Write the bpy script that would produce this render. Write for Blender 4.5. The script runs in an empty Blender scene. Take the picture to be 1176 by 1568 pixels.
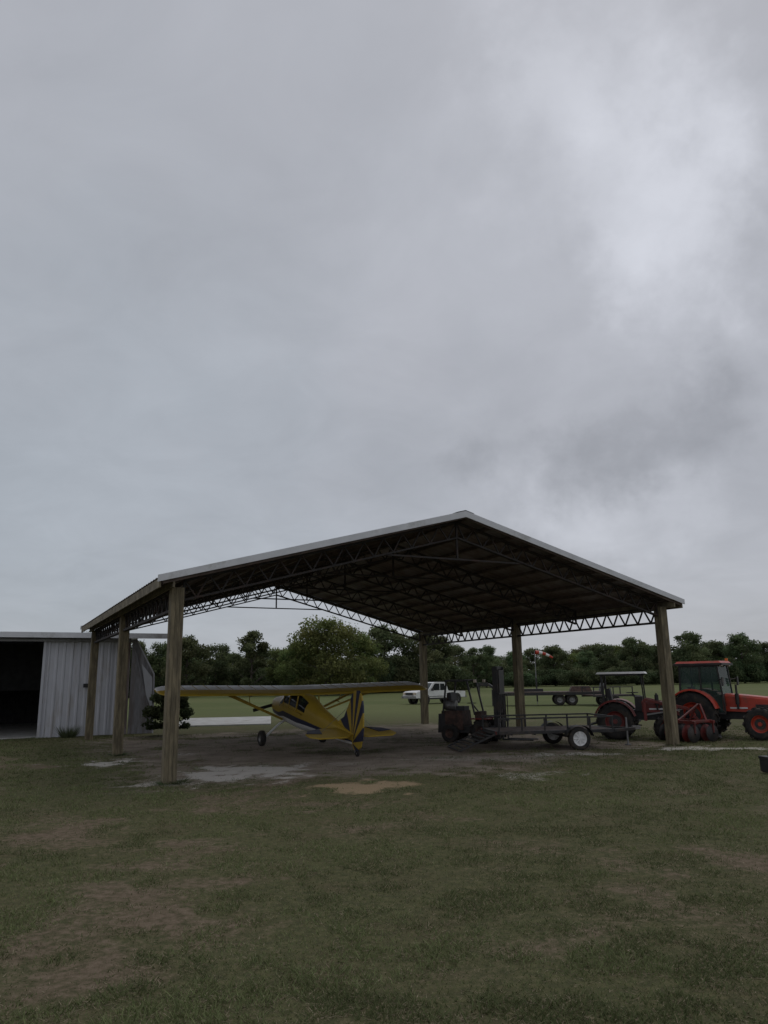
import bpy, math, random
import numpy as np
from mathutils import Vector, Matrix, Euler
random.seed(7); rng=np.random.default_rng(7)
scene=bpy.context.scene
scene.view_settings.view_transform='Standard'; scene.view_settings.look='None'; scene.view_settings.exposure=0
COL=scene.collection

# ---------------------------------------------------------------- materials
def nd(nt,t,**kw):
    n=nt.nodes.new(t)
    for k,v in kw.items(): setattr(n,k,v)
    return n
def mixc(nt,fac,a,b,blend='MIX'):
    n=nd(nt,'ShaderNodeMix',data_type='RGBA',blend_type=blend)
    for i,v in ((0,fac),(6,a),(7,b)):
        if hasattr(v,'links') or hasattr(v,'is_linked'): nt.links.new(v,n.inputs[i])
        elif i==0: n.inputs[0].default_value=v
        else: n.inputs[i].default_value=(*v,1)
    return n.outputs[2]
def math_(nt,op,a,b=None,c=None,clamp=False):
    n=nd(nt,'ShaderNodeMath',operation=op,use_clamp=clamp)
    for i,v in enumerate((a,b,c)):
        if v is None: continue
        if hasattr(v,'is_linked'): nt.links.new(v,n.inputs[i])
        else: n.inputs[i].default_value=v
    return n.outputs[0]
def noise(nt,vec,scale,detail=4,rough=.55,dist=0):
    n=nd(nt,'ShaderNodeTexNoise'); n.inputs['Scale'].default_value=scale
    n.inputs['Detail'].default_value=detail; n.inputs['Roughness'].default_value=rough
    n.inputs['Distortion'].default_value=dist
    if vec is not None: nt.links.new(vec,n.inputs['Vector'])
    return n
def mrange(nt,v,a,b,c=0,d=1,smooth=True):
    n=nd(nt,'ShaderNodeMapRange'); 
    if smooth: n.interpolation_type='SMOOTHSTEP'
    nt.links.new(v,n.inputs[0])
    for i,x in zip((1,2,3,4),(a,b,c,d)): n.inputs[i].default_value=x
    return n.outputs[0]
def mat(name,col,rough=.6,metal=0,var=.25,scale=3,dirt=None,dirt_amt=.3,bump=0,stretch=None,spec=None):
    m=bpy.data.materials.new(name); m.use_nodes=True; nt=m.node_tree
    p=nt.nodes['Principled BSDF']; p.inputs['Roughness'].default_value=rough; p.inputs['Metallic'].default_value=metal
    if spec is not None: p.inputs['Specular IOR Level'].default_value=spec
    tc=nd(nt,'ShaderNodeTexCoord'); vec=tc.outputs['Object']
    if stretch:
        mp=nd(nt,'ShaderNodeMapping'); mp.inputs['Scale'].default_value=stretch
        nt.links.new(vec,mp.inputs['Vector']); vec=mp.outputs[0]
    n=noise(nt,vec,scale,4,.65)
    a=tuple(c*(1-var) for c in col); b=tuple(min(1,c*(1+var)) for c in col)
    c=mixc(nt,mrange(nt,n.outputs[0],.3,.7),a,b)
    if dirt:
        n2=noise(nt,vec,scale*.6,5,.7)
        f=mrange(nt,n2.outputs[0],.62-dirt_amt*.5,.75-dirt_amt*.3)
        c=mixc(nt,math_(nt,'MULTIPLY',f,.8),c,dirt)
    nt.links.new(c,p.inputs['Base Color'])
    if bump:
        bn=nd(nt,'ShaderNodeBump'); bn.inputs['Strength'].default_value=bump; bn.inputs['Distance'].default_value=.02
        n3=noise(nt,vec,scale*6,3,.6); nt.links.new(n3.outputs[0],bn.inputs['Height']); nt.links.new(bn.outputs[0],p.inputs['Normal'])
    return m
def glass(name,col,alpha=.5):
    m=bpy.data.materials.new(name); m.use_nodes=True; nt=m.node_tree
    p=nt.nodes['Principled BSDF']; p.inputs['Base Color'].default_value=(*col,1); p.inputs['Roughness'].default_value=.08
    t=nd(nt,'ShaderNodeBsdfTransparent'); t.inputs[0].default_value=(.6,.72,.68,1)
    mx=nd(nt,'ShaderNodeMixShader'); mx.inputs[0].default_value=alpha
    nt.links.new(t.outputs[0],mx.inputs[1]); nt.links.new(p.outputs[0],mx.inputs[2])
    nt.links.new(mx.outputs[0],nt.nodes['Material Output'].inputs[0]); return m
def leafmat(name,tint=(1,1,1),trans=.25):
    m=bpy.data.materials.new(name); m.use_nodes=True; nt=m.node_tree
    p=nt.nodes['Principled BSDF']; p.inputs['Roughness'].default_value=.7; p.inputs['Specular IOR Level'].default_value=.15
    a=nd(nt,'ShaderNodeVertexColor'); a.layer_name='col'
    oi=nd(nt,'ShaderNodeObjectInfo')
    c=mixc(nt,1.0,a.outputs[0],tint,'MULTIPLY')
    hs=nd(nt,'ShaderNodeHueSaturation'); nt.links.new(c,hs.inputs['Color'])
    nt.links.new(mrange(nt,oi.outputs['Random'],0,1,.47,.53,False),hs.inputs['Hue'])
    nt.links.new(mrange(nt,oi.outputs['Random'],0,1,.8,1.2,False),hs.inputs['Value'])
    c=hs.outputs[0]
    nt.links.new(c,p.inputs['Base Color'])
    t=nd(nt,'ShaderNodeBsdfTranslucent'); nt.links.new(c,t.inputs[0])
    mx=nd(nt,'ShaderNodeMixShader'); mx.inputs[0].default_value=trans
    nt.links.new(p.outputs[0],mx.inputs[1]); nt.links.new(t.outputs[0],mx.inputs[2])
    nt.links.new(mx.outputs[0],nt.nodes['Material Output'].inputs[0]); return m

M=dict(
 post=mat('weathered_wood_post',(.21,.175,.11),.85,0,.3,4,(.10,.085,.055),.4,.6,(4,4,.5)),
 board=mat('weathered_board',(.22,.19,.13),.85,0,.3,4,(.11,.09,.06),.4,.4),
 steel=mat('dark_truss_steel',(.033,.029,.028),.7,.2,.3,5,(.07,.04,.03),.3),
 roof=mat('roof_sheet',(.25,.225,.225),.6,.2,.2,1.2,(.15,.10,.085),.5),
 trim=mat('white_trim',(.66,.67,.69),.45,0,.06,2,(.46,.46,.44),.15),
 purlin=mat('purlin_wood',(.12,.09,.075),.85,0,.3,3),
 metalwall=mat('hangar_metal_sheet',(.55,.56,.60),.5,.1,.06,1.5,(.42,.40,.39),.25,0,(3,3,.5)),
 dullwall=mat('dull_grey_sheet',(.27,.27,.285),.6,.1,.2,2,(.17,.14,.13),.4,0,(3,3,.4)),
 rusty=mat('rusty_sheet',(.25,.22,.21),.7,.1,.3,2,(.16,.11,.09),.5,0,(3,3,.4)),
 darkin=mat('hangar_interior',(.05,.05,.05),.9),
 concrete=mat('concrete',(.46,.46,.44),.85,0,.12,2,(.3,.28,.25),.3,.3),
 black=mat('black_paint',(.02,.02,.021),.5,0,.3,5,(.06,.045,.035),.3),
 tire=mat('tire_rubber',(.022,.021,.02),.85,0,.3,8,(.07,.055,.04),.3),
 red=mat('tractor_red',(.44,.045,.022),.35,0,.15,4,(.2,.06,.035),.2),
 oldred=mat('faded_red',(.17,.025,.02),.5,0,.25,4,(.08,.035,.03),.35),
 grey=mat('grey_metal',(.25,.25,.25),.45,.5,.15,4,(.12,.1,.08),.2),
 white=mat('white_paint',(.75,.75,.74),.35,0,.05,2,(.5,.48,.43),.15),
 rust=mat('rust_brown',(.08,.045,.035),.8,0,.4,6,(.04,.03,.025),.4),
 yellow=mat('yellow_fabric_paint',(.44,.30,.035),.4,0,.08,2,(.3,.2,.05),.12),
 navy=mat('navy_paint',(.02,.025,.06),.35,0,.15,3),
 seat=mat('seat_vinyl',(.03,.03,.032),.6),
 chrome=mat('rim_silver',(.62,.62,.63),.35,.4,.1,6,(.3,.28,.25),.2),
 glassd=glass('dark_glass',(.02,.025,.03),.75), glassg=glass('green_tint_glass',(.06,.11,.10),.4),
 lamp=mat('lamp_lens',(.6,.5,.4),.2), orange=mat('orange_plastic',(.7,.18,.03),.4),
 bark=mat('tree_bark',(.09,.075,.062),.9,0,.3,6,bump=.6),
)

# ---------------------------------------------------------------- mesh builder
class B:
    def __init__(s): s.v=[];s.f=[];s.m=[];s.s=[];s.mats=[]
    def mi(s,k):
        if k not in s.mats: s.mats.append(k)
        return s.mats.index(k)
    def add(s,vs,fs,k,smooth=False):
        o=len(s.v); s.v+= [tuple(v) for v in vs]; i=s.mi(k)
        for f in fs: s.f.append([o+j for j in f]); s.m.append(i); s.s.append(smooth)
    def box(s,c,size,k,rot=None,top=(1,1),shift=(0,0)):
        hx,hy,hz=[d/2 for d in size]; vs=[]
        for z in(-1,1):
            tx,ty=(top if z>0 else (1,1)); sx,sy=(shift if z>0 else (0,0))
            for x,y in((-1,-1),(1,-1),(1,1),(-1,1)): vs.append(Vector((x*hx*tx+sx,y*hy*ty+sy,z*hz)))
        if rot is not None:
            R=Euler(rot).to_matrix() if not isinstance(rot,Matrix) else rot
            vs=[R@v for v in vs]
        c=Vector(c); s.add([v+c for v in vs],[(3,2,1,0),(4,5,6,7),(0,1,5,4),(1,2,6,5),(2,3,7,6),(3,0,4,7)],k)
    def bar(s,p0,p1,w,k,h=None):
        p0=Vector(p0);p1=Vector(p1);d=p1-p0;L=d.length
        if L<1e-6:return
        z=d/L; up=Vector((0,0,1)) if abs(z.z)<.95 else Vector((0,1,0))
        x=up.cross(z).normalized(); y=z.cross(x)
        R=Matrix((x,y,z)).transposed(); s.box((p0+p1)/2,(w,h or w,L),k,R)
    def cyl(s,p0,p1,r0,k,r1=None,n=14,cap=True):
        r1=r0 if r1 is None else r1
        p0=Vector(p0);p1=Vector(p1);z=(p1-p0).normalized()
        up=Vector((0,0,1)) if abs(z.z)<.9 else Vector((1,0,0))
        x=up.cross(z).normalized();y=z.cross(x);vs=[]
        for p,r in((p0,r0),(p1,r1)):
            for i in range(n):
                a=2*math.pi*i/n; vs.append(p+x*math.cos(a)*r+y*math.sin(a)*r)
        s.add(vs,[(i,(i+1)%n,n+(i+1)%n,n+i) for i in range(n)],k,True)
        if cap:
            s.add(vs[:n],[list(range(n))[::-1]],k); s.add(vs[n:],[list(range(n))],k)
    def tube(s,pts,r,k,n=8):
        for a,b in zip(pts[:-1],pts[1:]): s.cyl(a,b,r,k,n=n)
    def lathe(s,c,prof,k,n=28,ax='y',smooth=True):
        vs=[];P=len(prof)
        for i in range(n):
            a=2*math.pi*i/n
            for r,h in prof:
                q=(r*math.cos(a),h,r*math.sin(a)) if ax=='y' else ((h,r*math.cos(a),r*math.sin(a)) if ax=='x' else (r*math.cos(a),r*math.sin(a),h))
                vs.append(Vector(c)+Vector(q))
        fs=[]
        for i in range(n):
            j=(i+1)%n
            for q in range(P-1): fs.append((i*P+q,j*P+q,j*P+q+1,i*P+q+1))
        s.add(vs,fs,k,smooth)
    def loft(s,secs,k,smooth=True,cap=True,kf=None):
        n=len(secs[0])
        for q in range(len(secs)-1):
            for i in range(n):
                j=(i+1)%n
                kk=kf(q,i) if kf else k
                s.add([secs[q][i],secs[q][j],secs[q+1][j],secs[q+1][i]],[(0,1,2,3)],kk,smooth)
        if cap:
            s.add(secs[0],[list(range(n))[::-1]],k); s.add(secs[-1],[list(range(n))],k)
    def prism(s,poly,y0,y1,k,ax='y'):
        def q(a,b,t): return (a,t,b) if ax=='y' else ((t,a,b) if ax=='x' else (a,b,t))
        n=len(poly); vs=[q(a,b,y0) for a,b in poly]+[q(a,b,y1) for a,b in poly]
        s.add(vs,[list(range(n)),list(range(n,2*n))[::-1]]+[(i,n+i,n+(i+1)%n,(i+1)%n) for i in range(n)],k)
    def obj(s,name,loc=(0,0,0),rot=(0,0,0),parent=None,bevel=0,weld=False):
        me=bpy.data.meshes.new(name); me.from_pydata(s.v,[],s.f); 
        for k in s.mats: me.materials.append(M[k])
        me.polygons.foreach_set('material_index',s.m); me.polygons.foreach_set('use_smooth',s.s)
        me.update()
        import bmesh
        bm=bmesh.new(); bm.from_mesh(me)
        if weld: bmesh.ops.remove_doubles(bm,verts=bm.verts,dist=.0005)
        bmesh.ops.recalc_face_normals(bm,faces=bm.faces); bm.to_mesh(me); bm.free()
        ob=bpy.data.objects.new(name,me); COL.objects.link(ob)
        ob.location=loc; ob.rotation_euler=rot
        if parent: ob.parent=parent
        if bevel:
            b=ob.modifiers.new('bevel','BEVEL'); b.width=bevel; b.segments=2; b.limit_method='ANGLE'; b.angle_limit=math.radians(50)
        return ob
def empty(name,loc=(0,0,0),rz=0):
    e=bpy.data.objects.new(name,None); COL.objects.link(e); e.location=loc; e.rotation_euler=(0,0,rz); return e
def fast_mesh(name,verts,nper,cols=None,material=None):
    me=bpy.data.meshes.new(name); n=len(verts)
    me.vertices.add(n); me.vertices.foreach_set('co',verts.astype(np.float32).ravel())
    me.loops.add(n); me.loops.foreach_set('vertex_index',np.arange(n,dtype=np.int32))
    me.polygons.add(n//nper); me.polygons.foreach_set('loop_start',np.arange(0,n,nper,dtype=np.int32))
    me.update(calc_edges=True)
    if cols is not None:
        a=me.color_attributes.new('col','FLOAT_COLOR','POINT')
        a.data.foreach_set('color',np.c_[cols,np.ones(n)].astype(np.float32).ravel())
    if material: me.materials.append(material)
    return me

# ---------------------------------------------------------------- noise in numpy
TAB=rng.random((256,256))
def vn(x,y):
    xi=np.floor(x).astype(int);yi=np.floor(y).astype(int);fx=x-xi;fy=y-yi
    fx=fx*fx*(3-2*fx);fy=fy*fy*(3-2*fy)
    g=lambda a,b:TAB[a&255,b&255]
    return (g(xi,yi)*(1-fx)+g(xi+1,yi)*fx)*(1-fy)+(g(xi,yi+1)*(1-fx)+g(xi+1,yi+1)*fx)*fy
def fbm(x,y,o=4,off=0):
    t=0;a=.5;s=0
    for i in range(o):
        t=t+a*vn(x*2**i+off+17.3*i,y*2**i+off*1.7+9.1*i);s+=a;a*=.55
    return t/s
def sst(x,a,b):
    t=np.clip((x-a)/(b-a),0,1); return t*t*(3-2*t)

# ---------------------------------------------------------------- layout frame of the pole barn
LF=np.array((-4.71,16.85)); ANG=math.radians(27.4); EX=np.array((math.cos(ANG),math.sin(ANG))); EY=np.array((-EX[1],EX[0]))
W=15.1; BAY=7.5; L=2*BAY
def masks(x,y):
    u=(x-LF[0])*EX[0]+(y-LF[1])*EX[1]; v=(x-LF[0])*EY[0]+(y-LF[1])*EY[1]
    nz=fbm(x*.7,y*.7,4,3)-.5
    nf=fbm(x*2.3,y*2.3,4,40)-.5
    lo=-.5-1.9*np.exp(-((u-6.5)/4.2)**2)-.5
    d=np.minimum(np.minimum(u+1.2,W+1.0-u),np.minimum(v-lo,L+1.0-v))
    gravel=sst(d+nz*3.6+nf*3.2,-.9,2.0)
    gravel=gravel*(1-.55*sst(nz+.5*nf,.0,.2))
    def blob(cx,cy,rx,ry,s=.9):
        r=np.sqrt(((x-cx)/rx)**2+((y-cy)/ry)**2)
        return sst(1-r+nz*s*1.2+nf*s*1.9,0,.7)
    light=np.maximum.reduce([blob(-3.3,18.6,2.2,1.9),blob(-7.5,21.2,1.4,1.3)*.9,blob(9.2,22.6,2.4,.8)*.8,blob(3.3,17.4,1.5,.9)*.5,blob(-4.9,16.8,1.3,.7)*.6,blob(2.0,21.0,4,.9)*.45,blob(5.5,21.6,2,.6)*.65,blob(-6.3,23.5,1.6,.8)*.55,blob(-1.3,20.3,2.4,.9)*.45])
    sand=blob(-.45,16.0,1.75,1.3,.7)
    bare=fbm(x*.45,y*.45,5,11)
    bare=sst(bare+.22*np.exp(-((x+4.8)/2.4)**2-((y-9.7)/3.0)**2)+.10*np.exp(-((x-3.2)/2.)**2-((y-5.5)/1.6)**2)+.6*nf,.50,.95)
    bare=bare*np.exp(-np.maximum(0,y-30)/25)
    return bare,gravel,light,sand
def hgt(x,y):
    near=np.exp(-((x/30)**2))*np.exp(-(((y-15)/25)**2))
    return ((fbm(x*.9,y*.9,3,5)-.5)*.05)*near

# ground sheet
def axis(a,b,st,lim):
    c=list(np.arange(a,b+1e-6,st)); s=st;p=b
    while p<lim: s*=1.22;p+=s;c.append(p)
    s=st;p=a
    while p>-lim: s*=1.22;p-=s;c.insert(0,p)
    return np.array(c)
gx=axis(-22,22,.15,3500);gy=axis(2,44,.15,3500)
X,Y=np.meshgrid(gx,gy); nx,ny=len(gx),len(gy)
Z=hgt(X,Y)
V=np.stack([X,Y,Z],-1).reshape(-1,3)
idx=np.arange(nx*ny).reshape(ny,nx)
Q=np.stack([idx[:-1,:-1],idx[:-1,1:],idx[1:,1:],idx[1:,:-1]],-1).reshape(-1,4)
me=bpy.data.meshes.new('ground'); me.vertices.add(len(V)); me.vertices.foreach_set('co',V.astype(np.float32).ravel())
me.loops.add(Q.size); me.loops.foreach_set('vertex_index',Q.astype(np.int32).ravel())
me.polygons.add(len(Q)); me.polygons.foreach_set('loop_start',np.arange(0,Q.size,4,dtype=np.int32)); me.update(calc_edges=True)
me.polygons.foreach_set('use_smooth',np.ones(len(Q),bool))
b_,g_,l_,s_=masks(X.ravel(),Y.ravel())
a=me.color_attributes.new('mask','FLOAT_COLOR','POINT'); a.data.foreach_set('color',np.stack([b_,g_,l_,s_],-1).astype(np.float32).ravel())
ground=bpy.data.objects.new('ground',me); COL.objects.link(ground)
gm=bpy.data.materials.new('ground_grass_and_dirt'); gm.use_nodes=True; nt=gm.node_tree; p=nt.nodes['Principled BSDF']
p.inputs['Roughness'].default_value=.95; p.inputs['Specular IOR Level'].default_value=.1
at=nd(nt,'ShaderNodeVertexColor'); at.layer_name='mask'; sp=nd(nt,'ShaderNodeSeparateColor'); nt.links.new(at.outputs[0],sp.inputs[0])
tc=nd(nt,'ShaderNodeTexCoord'); vec=tc.outputs['Object']
n1=noise(nt,vec,1.1,5,.65).outputs[0]; n2=noise(nt,vec,9,6,.72).outputs[0]; n3=noise(nt,vec,70,3,.7).outputs[0]; n4=noise(nt,vec,.03,3,.6).outputs[0]
gcol=mixc(nt,mrange(nt,n2,.35,.65),(.065,.072,.033),(.12,.12,.055))
gcol=mixc(nt,math_(nt,'MULTIPLY',mrange(nt,n3,.45,.7),.6),gcol,(.16,.13,.085))
gcol=mixc(nt,math_(nt,'MULTIPLY',mrange(nt,n1,.45,.7),.35),gcol,(.125,.09,.062))
sx=nd(nt,'ShaderNodeSeparateXYZ'); nt.links.new(vec,sx.inputs[0])
far=mrange(nt,sx.outputs[1],30,55)
fcol=mixc(nt,mrange(nt,n4,.35,.65),(.11,.135,.05),(.15,.165,.07))
fcol=mixc(nt,math_(nt,'MULTIPLY',mrange(nt,n1,.4,.7),.35),fcol,(.10,.11,.045))
gcol=mixc(nt,far,gcol,fcol)
dirt=mixc(nt,mrange(nt,n2,.3,.7),(.12,.085,.06),(.22,.165,.125))
dirt=mixc(nt,math_(nt,'MULTIPLY',mrange(nt,n3,.5,.7),.4),dirt,(.26,.21,.15))
bm_=math_(nt,'ADD',sp.outputs[0],math_(nt,'MULTIPLY',math_(nt,'SUBTRACT',n2,.5),2.6))
c=mixc(nt,mrange(nt,bm_,.2,1.1,0,.8),gcol,dirt)
grav=mixc(nt,mrange(nt,n1,.3,.7),(.18,.145,.11),(.31,.265,.215))
grav=mixc(nt,math_(nt,'MULTIPLY',mrange(nt,n3,.45,.7),.5),grav,(.37,.33,.28))
grav=mixc(nt,math_(nt,'MULTIPLY',mrange(nt,n2,.5,.75),.6),grav,(.11,.092,.06))
gmk=math_(nt,'ADD',sp.outputs[1],math_(nt,'MULTIPLY',math_(nt,'SUBTRACT',n2,.5),1.8))
c=mixc(nt,mrange(nt,gmk,.25,.95),c,grav)
lmk=math_(nt,'ADD',sp.outputs[2],math_(nt,'MULTIPLY',math_(nt,'SUBTRACT',n2,.5),1.7))
c=mixc(nt,mrange(nt,lmk,.25,.95,0,.9),c,(.56,.53,.48))
smk=math_(nt,'ADD',at.outputs[1],math_(nt,'MULTIPLY',math_(nt,'SUBTRACT',n2,.5),1.5))
c=mixc(nt,mrange(nt,smk,.3,.9,0,.9),c,mixc(nt,mrange(nt,n3,.35,.65),(.26,.185,.11),(.40,.31,.2)))
nt.links.new(c,p.inputs['Base Color'])
bp=nd(nt,'ShaderNodeBump'); bp.inputs['Strength'].default_value=.8; bp.inputs['Distance'].default_value=.03
hh=math_(nt,'ADD',n2,math_(nt,'MULTIPLY',n3,.5)); nt.links.new(hh,bp.inputs['Height']); nt.links.new(bp.outputs[0],p.inputs['Normal'])
me.materials.append(gm)

# grass blades
def grass():
    N=820000
    y=4.0*(32/4.0)**rng.random(N)
    x=(rng.random(N)*2-1)*(.62*y+2)
    b,g,l,s=masks(x,y)
    tuft=fbm(x*3.1,y*3.1,3,70)
    pr=(1-.7*b)*(1-.95*g)*(1-.9*l)*(1-s)*(.4+.85*sst(tuft,.35,.65))
    k=rng.random(N)<pr; x=x[k];y=y[k];b=b[k];tuft=tuft[k];n=len(x)
    sc=np.maximum(1,y/11)
    h=(.014+.034*rng.random(n)**1.8)*(.7+.7*sst(tuft,.35,.7))*(1-.3*b)*sc**.3
    w=(.0032+.003*rng.random(n))*sc
    dead=rng.random(n)<(.28+.4*b)
    ang=rng.random(n)*6.283; la=rng.random(n)*6.283; lean=np.where(dead,1.4+rng.random(n)*1.4,.4+1.1*rng.random(n))*h
    z0=hgt(x,y)-.003
    dx=np.cos(ang)*w;dy=np.sin(ang)*w
    v=np.empty((n,3,3)); v[:,0]=np.stack([x-dx,y-dy,z0],-1); v[:,1]=np.stack([x+dx,y+dy,z0],-1)
    v[:,2]=np.stack([x+np.cos(la)*lean,y+np.sin(la)*lean,z0+np.where(dead,h*.35,h)],-1)
    t=rng.random((n,1)); pt=sst(fbm(x*.8,y*.8,3,90),.35,.65)[:,None]
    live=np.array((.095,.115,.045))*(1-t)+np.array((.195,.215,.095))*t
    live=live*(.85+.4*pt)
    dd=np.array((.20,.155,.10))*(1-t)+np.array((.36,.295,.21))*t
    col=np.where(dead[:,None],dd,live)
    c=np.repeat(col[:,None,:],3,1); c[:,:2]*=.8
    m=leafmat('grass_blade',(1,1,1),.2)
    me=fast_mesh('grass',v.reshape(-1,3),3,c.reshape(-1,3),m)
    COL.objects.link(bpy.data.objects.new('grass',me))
grass()

# ---------------------------------------------------------------- pole barn
barn=empty('open_pole_barn',(LF[0],LF[1],0),ANG)
ZR=6.5; SL=.265; XC=W/2; OH=.5
def zr(x): return ZR-SL*abs(x-XC)
b=B()
for i,x in enumerate((0,W)):
    for j in range(3):
        y=j*BAY
        for q in(-1,0,1):   # laminated three-ply post
            b.box((x+q*.0945,y,(zr(x)-.3)/2-.15),(.092,.28,zr(x)-.3+.3),'post')
b.obj('posts',parent=barn,bevel=.006)
b=B(); D=.44
def gable(v):
    top=lambda x:(x,v,zr(x)-.17); bot=lambda x:(x,v,zr(x)-.17-D)
    for s in(-1,1):
        e=0.16 if s<0 else W-.16
        for o in(-.035,.035):
            b.bar((e,v+o,zr(e)-.17),(XC,v+o,ZR-.17),.05,'steel'); b.bar((e,v+o,zr(e)-.17-D),(XC,v+o,ZR-.17-D),.045,'steel')
        n=13; xs=[e+(XC-e)*i/n for i in range(n+1)]
        for i in range(n):
            m=(xs[i]+xs[i+1])/2
            b.bar(top(xs[i]),bot(m),.034,'steel'); b.bar(bot(m),top(xs[i+1]),.034,'steel')
        b.bar(top(e),bot(e),.05,'steel')
    zt=ZR-.17-D-.6; hw=.6/SL
    b.bar((XC,v,ZR-.17),(XC,v,zt),.05,'steel')
    b.bar((XC-hw,v,zt),(XC+hw,v,zt),.045,'steel')
for i in range(5): gable(i*BAY/2)
for x in(0,W):
    zt=zr(x)-.32; zb=zt-.46
    for j in range(2):
        y0=j*BAY+.15;y1=(j+1)*BAY-.15
        for o in(-.035,.035):
            b.bar((x+o,y0,zt),(x+o,y1,zt),.06,'steel'); b.bar((x+o,y0,zb),(x+o,y1,zb),.06,'steel')
        n=13
        for i in range(n):
            a0=y0+(y1-y0)*i/n;a1=y0+(y1-y0)*(i+1)/n;m=(a0+a1)/2
            b.bar((x,a0,zt),(x,m,zb),.04,'steel'); b.bar((x,m,zb),(x,a1,zt),.04,'steel')
b.obj('trusses',parent=barn)
b=B()
for s in(-1,1):
    for i in range(11):
        x=XC+s*(.12+i*.77); z=zr(x)-.085
        b.box((x,L/2,z),(.045,L+.8,.11),'purlin',(0,s*math.atan(SL),0))
b.obj('purlins',parent=barn)
b=B()
y=-OH; ys=[]
while y<L+OH: ys+= [(y,0),(y+.06,.022),(y+.10,.022),(y+.16,0)]; y+=.3
for s in(-1,1):
    xe=XC+s*(XC+OH)
    vs=[];
    for yy,dz in ys: vs+=[(XC,yy,ZR+dz),(xe,yy,zr(xe)+dz)]
    b.add(vs,[(2*i,2*i+1,2*i+3,2*i+2) for i in range(len(ys)-1)],'roof')
b.obj('roof_sheets',parent=barn)
b=B()
YE=ys[-1][0]
for yy in(-OH-.018,YE+.018):
    for s in(-1,1):
        xe=XC+s*(XC+OH+.03)
        b.add([(XC,yy-.015,ZR+.05),(xe,yy-.015,zr(xe)+.05),(xe,yy-.015,zr(xe)-.10),(XC,yy-.015,ZR-.12),
               (XC,yy+.015,ZR+.05),(xe,yy+.015,zr(xe)+.05),(xe,yy+.015,zr(xe)-.10),(XC,yy+.015,ZR-.12)],
              [(0,1,2,3),(4,5,6,7),(0,1,5,4),(1,2,6,5),(2,3,7,6),(3,0,4,7)],'trim')
for s in(-1,1):
    x1=XC+s*.28
    b.add([(XC,-OH-.02,ZR+.075),(x1,-OH-.02,ZR+.075-.28*SL),(x1,YE+.02,ZR+.075-.28*SL),(XC,YE+.02,ZR+.075)],[(0,1,2,3)],'trim')
b.obj('gable_trim',parent=barn)
b=B()
for s in(-1,1):
    xe=XC+s*(XC+OH-.03)
    b.box((xe,(YE-OH)/2,zr(xe)-.13),(.04,YE+OH-.06,.20),'board')
    b.box((XC+s*(XC+.165),(YE-OH)/2,zr(XC+s*XC)-.24),(.045,YE+OH-.1,.19),'board')
    for yy in(-OH+.06,YE-.06):   # barge rafter
        b.bar((XC,yy,ZR-.09),(xe-s*.05,yy,zr(xe)-.09),.04,'purlin',.12)
b.obj('fascia_boards',parent=barn)

# ---------------------------------------------------------------- hangar
hg=empty('metal_hangar',(-14.3,31.6,0),ANG)
def ribwall(b,x0,x1,z0,z1,y,k,pitch=.3,d=.03,axis='x'):
    xs=[];x=x0
    while x<x1-.01:
        for dx,dy in((0,0),(pitch*.55,0),(pitch*.68,-d),(pitch*.87,-d)):
            if x+dx<=x1: xs.append((x+dx,dy))
        x+=pitch
    xs.append((x1,0)); vs=[]
    for xx,dy in xs:
        for z in(z0,z1): vs.append((xx,y+dy,z) if axis=='x' else (y-dy,xx,z))
    b.add(vs,[(2*i,2*i+2,2*i+3,2*i+1) for i in range(len(xs)-1)],k)
b=B(); HZ=4.05
ribwall(b,0,3.5,0,HZ,0,'metalwall'); ribwall(b,-14,-7,0,HZ,0,'metalwall'); ribwall(b,0,13,0,HZ,3.5,'metalwall',axis='y')
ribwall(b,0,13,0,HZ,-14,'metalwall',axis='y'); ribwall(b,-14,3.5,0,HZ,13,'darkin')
for xx in(1.42,2.72): b.box((xx,-.045,HZ/2),(.07,.02,HZ-.05),'metalwall')
b.box((.05,-.06,HZ/2),(.1,.06,HZ),'metalwall'); b.box((3.42,-.05,HZ/2),(.12,.03,HZ),'rusty')
b.box((-7.05,-.06,HZ/2),(.1,.06,HZ),'metalwall')
b.obj('walls',parent=hg)
b=B()
b.add([(3.55,-.03,0),(4.55,-.2,0),(4.5,-.2,2.5),(3.7,-.03,HZ-.05),(3.55,-.03,HZ-.05)],[(0,1,2,3,4)],'dullwall')
b.add([(3.95,-.24,2.95),(4.42,-.3,2.35),(4.48,-.3,.9),(4.2,-.26,1.6)],[(0,1,2,3)],'metalwall')
b.bar((4.56,-.2,0),(4.5,-.2,2.5),.06,'metalwall'); b.bar((4.5,-.2,2.5),(3.7,-.05,HZ-.02),.06,'metalwall')
b.bar((3.62,-.12,HZ-.4),(4.5,-.26,.5),.05,'dullwall')
b.box((-3.4,-.13,HZ-.12),(14,.1,.12),'grey')    # door track
b.box((1.75,-.1,2.05),(.22,.08,.16),'black'); b.box((1.95,-.1,2.05),(.1,.06,.3),'grey')
b.obj('door_parts',parent=hg)
b=B()
b.add([(-14.3,-.55,HZ+.05),(5.0,-.55,HZ+.05),(5.0,6.5,HZ+.45),(-14.3,6.5,HZ+.45)],[(0,1,2,3)],'metalwall')
b.add([(-14.3,13.5,HZ+.05),(5.0,13.5,HZ+.05),(5.0,6.5,HZ+.45),(-14.3,6.5,HZ+.45)],[(0,1,2,3)],'metalwall')
b.box((-4.65,-.57,HZ+.07),(19.3,.05,.22),'trim')
b.box((-4.65,-.3,HZ+.0),(19.2,.5,.03),'rusty')
b.obj('roof',parent=hg)
b=B()
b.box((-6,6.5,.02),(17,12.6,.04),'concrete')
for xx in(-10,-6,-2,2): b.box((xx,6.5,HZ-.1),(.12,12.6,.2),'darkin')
b.box((-6,7,3),(17,.05,2.3),'darkin')
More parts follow.
